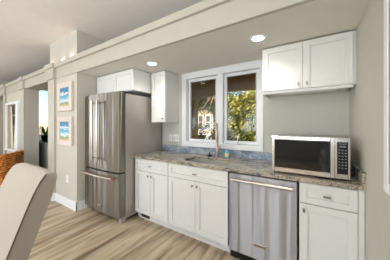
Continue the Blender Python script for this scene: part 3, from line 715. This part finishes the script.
# ------------------------------------------------------------------ upholstered dining chair in the foreground
def fl(f_, l_, z): return Vector((-math.sin(TH) * f_ + math.cos(TH) * l_, math.cos(TH) * f_ + math.sin(TH) * l_, z))
# local frame: +X along the back width (near end to far end), +Y to the rear of the backrest
near = fl(.94, -.773, 0); far = fl(1.204, -1.194, 0)
ux = (far - near).normalized(); rz = math.atan2(ux.y, ux.x)
Wc = (far - near).length
ch = thing('dining_chair', 'beige linen upholstered dining chair with a high padded back in the foreground', 'chair', near + (far - near) / 2, rz)
# after this rotation local +Y = perpendicular; choose sign so that +Y points away from the camera-left
perp = Vector((-ux.y, ux.x, 0)); want = fl(.84, .54, 0); sg = 1 if perp.dot(want) > 0 else -1
def chy(z):   # rear shift of the front face of the back at height z (0 at the top, leans forward going down)
    t_ = max(0, 1.097 - z); return -.35 * t_ - .025 * (1 - math.exp(-t_ / .05))
def back_mesh(inset=0.0):
    b = MB(); NZ, NX = 64, 12; zb, zt = .46, 1.100
    fr, bk = [], []
    for i in range(NZ + 1):
        z = zb + (zt - zb) * i / NZ
        e = max(0, (z - (zt - .05)) / .05); rad = 1 - math.sqrt(max(0, 1 - e * e))
        wz = Wc / 2 - .035 * rad
        th = .050 + .042 * math.sqrt(min(1, (zt - z) / .13)) - .012 * rad ; 
        rowf, rowb = [], []
        for j in range(NX + 1):
            q = -1 + 2 * j / NX; x = q * wz
            crown = .012 * (1 - q * q)
            zz = z - (.03 * rad * 0)
            rowf.append(b.bm.verts.new((x, sg * (chy(z) - crown + .016 * rad), z + .006 * (1 - q * q) * (i == NZ) - .012 * (abs(q) > .95) * (i == NZ))))
            rowb.append(b.bm.verts.new((x, sg * (chy(z) + th + .004 * (1 - q * q) - .016 * rad), z - .012 * (i == NZ))))
        fr.append(rowf); bk.append(rowb)
    for i in range(NZ):
        for j in range(NX):
            b.bm.faces.new((fr[i][j], fr[i][j + 1], fr[i + 1][j + 1], fr[i + 1][j])); b.bm.faces.new((bk[i][j], bk[i + 1][j], bk[i + 1][j + 1], bk[i][j + 1]))
        for j in (0, NX): b.bm.faces.new((fr[i][j], fr[i + 1][j], bk[i + 1][j], bk[i][j]))
    for j in range(NX):
        b.bm.faces.new((fr[NZ][j], fr[NZ][j + 1], bk[NZ][j + 1], bk[NZ][j])); b.bm.faces.new((fr[0][j], bk[0][j], bk[0][j + 1], fr[0][j + 1]))
    es = [e for e in b.bm.edges if len(e.link_faces) == 2 and e.calc_face_angle(0) > .9]
    bmesh.ops.bevel(b.bm, geom=es, offset=.009, segments=3, affect='EDGES', profile=.5)
    return b
bo = back_mesh().build('backrest', M['linen'], ch, True, True)
for s_ in (-1, 1):
    pts = []
    for i in range(20):
        z = .48 + (1.092 - .48) * i / 19; pts.append((s_ * (Wc / 2 - .001), sg * (chy(z) + .003), z))
    MB().tube(pts, .0034, 6).build('piping', M['piping'], bo, True, True)
ys = chy(.48)
MB().box(-Wc / 2 + .01, Wc / 2 - .01, min(sg * (ys + .05), sg * (ys - .44)), max(sg * (ys + .05), sg * (ys - .44)), .36, .49, .03, 3).build('seat', M['linen'], ch, True, True)
for x in (-Wc / 2 + .05, Wc / 2 - .05):
    for q in (ys - .40, ys + .02): MB().box(x - .02, x + .02, sg * q - .02, sg * q + .02, 0, .37, .003, 1).build('leg', M['darkwood'], ch, False, True)

# ------------------------------------------------------------------ outside: porch, building, trees
struct('ground', MB().box(-60, 30, YF + .3, 70, -1.5, -1.2).box(-60, XL - .3, -30, YF + .3, -1.5, -1.2), M['ground'])
struct('porch_floor', MB().box(-7.5, 3, YW + .14, 4.7, -.2, -.08), M['porchwhite'])
struct('porch_ceiling', MB().box(-7.5, 3, YW + .13, 4.75, 2.62, 2.70), M['brownpaint'])
b = MB(); N = 24; poly = []
def arch(x): # lower edge of the porch beam
    pts_ = [(-7.5, 2.1), (-3.0, 2.02), (-2.75, 2.10), (-2.2, 2.19), (-1.8, 2.235), (-1.0, 2.20), (0, 2.05), (3, 2.1)]
    for (a, za), (c, zc) in zip(pts_, pts_[1:]):
        if x <= c: return za + (zc - za) * (x - a) / (c - a)
    return 2.1
low = [(-7.5 + 10.5 * i / 80, arch(-7.5 + 10.5 * i / 80)) for i in range(81)]
b.prism(low + [(3, 2.62), (-7.5, 2.62)], 'y', 4.45, 4.6)
struct('porch_beam', b, M['brownpaint'])
tag(MB().box(-2.98, -2.80, 4.44, 4.61, -.08, 2.06, .005, 1).build('porch_post', M['brownpaint']), 'brown square porch post at the left edge of the window view', 'post')
t = thing('porch_light', 'small round white light on the brown porch ceiling', 'ceiling light', (-2.45, 4.35, 2.62))
MB().lathe([(.10, -.03), (.12, -.02), (.12, 0)], (-2.45, 4.30, 2.62)).build('base', M['brass'], t, True)
MB().lathe([(.04, -.10), (.08, -.08), (.10, -.03), (.10, -.029)], (-2.45, 4.30, 2.62)).build('shade', M['porchwhite'], t, True)

bd = thing('building', 'peach stucco house with tall white framed windows across the garden', 'building', (-10.5, 20, -1.2))
MB().box(-16, -8.65, 18, 26, -1.2, 3.6).build('wall', M['stucco'], bd)
b = MB(); b.prism([(17.4, 3.6), (26.6, 3.6), (22, 5.4)], 'x', -16.3, -8.35); b.build('roof', M['roof'], bd)
for x0, x1 in ((-10.95, -10.15), (-9.95, -9.2), (-12.4, -11.6)):
    fo = MB().box(x0, x0 + .14, 17.92, 18.0, .75, 2.45).box(x1 - .14, x1, 17.92, 18.0, .75, 2.45).box(x0, x1, 17.93, 18.0, 2.32, 2.5).box(x0 - .05, x1 + .05, 17.90, 18.0, .70, .86).box(x0, x1, 17.94, 18.0, 1.6, 1.68).build('window_frame', M['porchwhite'], bd)
    MB().box(x0 + .14, x1 - .14, 17.97, 18.0, .86, 2.32).build('pane', M['darkglass'], fo)
MB().box(-12.5, -8.5, 16.6, 18, .28, .55).build('balcony_slab', M['porchwhite'], bd)
MB().box(-12.5, -8.7, 17.9, 18.0, -1.2, .28).build('basement_wall', M['roof'], bd)
MB().prism([(-9.95, -1.2), (-9.6, -1.2), (-8.6, .28), (-8.95, .28)], 'y', 16.5, 16.7).build('stair_rail', M['porchwhite'], bd)
for x in (-12.4, -10.6, -8.6): MB().box(x - .09, x + .09, 16.65, 16.85, -1.2, .28).build('porch_column', M['porchwhite'], bd)

def tree(name, label, x, y, zt, zb, rx, ry, n_, sz, m, trunk=True, cat='tree', z0=-1.2, group=None, blobs=14):
    t = thing(name, label, cat, (x, y, z0), group=group)
    b = MB(); zc = (zt + zb) / 2; rz_ = (zt - zb) / 2
    cs_ = [(x + random.uniform(-.75, .75) * rx, y + random.uniform(-.7, .7) * ry, zc + random.uniform(-.8, .8) * rz_, random.uniform(.38, .6)) for _ in range(blobs)]
    for i in range(n_):
        c = random.choice(cs_); u = Vector((random.gauss(0, 1), random.gauss(0, 1), random.gauss(0, 1))).normalized() * c[3] * random.uniform(.6, 1.05)
        p = Vector((c[0] + u.x * rx, c[1] + u.y * ry, c[2] + u.z * rz_))
        a = Vector((random.gauss(0, 1), random.gauss(0, 1), random.gauss(0, 1))).normalized(); d = a.orthogonal().normalized()
        s_ = sz * random.uniform(.6, 1.3); e_ = a.cross(d) * s_ * .5
        b.bm.faces.new([b.bm.verts.new(p - d * s_), b.bm.verts.new(p + e_), b.bm.verts.new(p + d * s_), b.bm.verts.new(p - e_)])
    b.build('foliage', m, t)
    if trunk:
        b = MB(); b.tube([(x, y, z0), (x + .05, y, z0 + .5 * (zb - z0)), (x - .05, y, zc)], [.16, .13, .07], 8)
        for q in range(5):
            c = cs_[q % len(cs_)]; b.tube([(x - .03, y, zb - .2 + .1 * q), ((x + c[0]) / 2, (y + c[1]) / 2, (zb + c[2]) / 2), (c[0], c[1], c[2])], [.06, .045, .02], 6)
        b.build('trunk', M['bark'], t)
    return t
tree('broadleaf_tree', 'bright yellow-green leafy tree filling the right window pane', -1.6, 8.9, 4.5, .6, 2.0, 1.2, 13000, .085, M['leafy'], z0=-1.2)
tree('broadleaf_tree', 'darker green tree behind the window mullion beside the palm', -7.2, 14.6, 4.9, 2.3, 1.5, 1.0, 5000, .08, M['leafd'])
tree('broadleaf_tree', 'tall olive green tree behind the bright yellow-green one', -.6, 15.9, 6.5, .5, 4.2, 2.0, 12000, .14, M['leafy'], blobs=20)
tree('garden_shrub', 'dark green shrub low in the right window pane', -2.9, 6.6, 1.2, -1.2, 1.5, .6, 5000, .06, M['leafd'], False, 'shrub')
tree('garden_shrub', 'dark green shrub in front of the peach house', -9.2, 15.3, -.1, -1.2, 1.3, .6, 2500, .07, M['leafd'], False, 'shrub')
def palm(x, y, h, label):
    t = thing('palm_tree', label, 'tree', (x, y, -1.2))
    MB().tube([(x, y, -1.2), (x + .08, y, h * .4), (x, y, h)], [.16, .13, .12], 8).build('trunk', M['bark'], t)
    b = MB()
    for i in range(34):
        a = random.uniform(0, 2 * PI); L = random.uniform(.9, 1.5); el = random.uniform(-1.2, .9)
        pv = None
        for j in range(8):
            q = j / 7; r_ = L * q; z = h + math.sin(el) * r_ * .8 - .8 * q * q * L * .6
            c = Vector((x + math.cos(a) * r_ * math.cos(el * .6), y + math.sin(a) * r_ * math.cos(el * .6), z)); s_ = Vector((-math.sin(a), math.cos(a), .3)) * (.10 * (1 - q) + .02) * (1.2 if j % 2 else .4)
            cu = [b.bm.verts.new(c - s_), b.bm.verts.new(c + s_)]
            if pv: b.bm.faces.new((pv[0], pv[1], cu[1], cu[0]))
            pv = cu
    b.build('fronds', M['palm'], t)
palm(-4.9, 10.2, 3.3, 'brown dry-fronded palm just left of the window mullion')
palm(-3.3, 11.6, 3.2, 'brown dry-fronded palm just right of the window mullion')
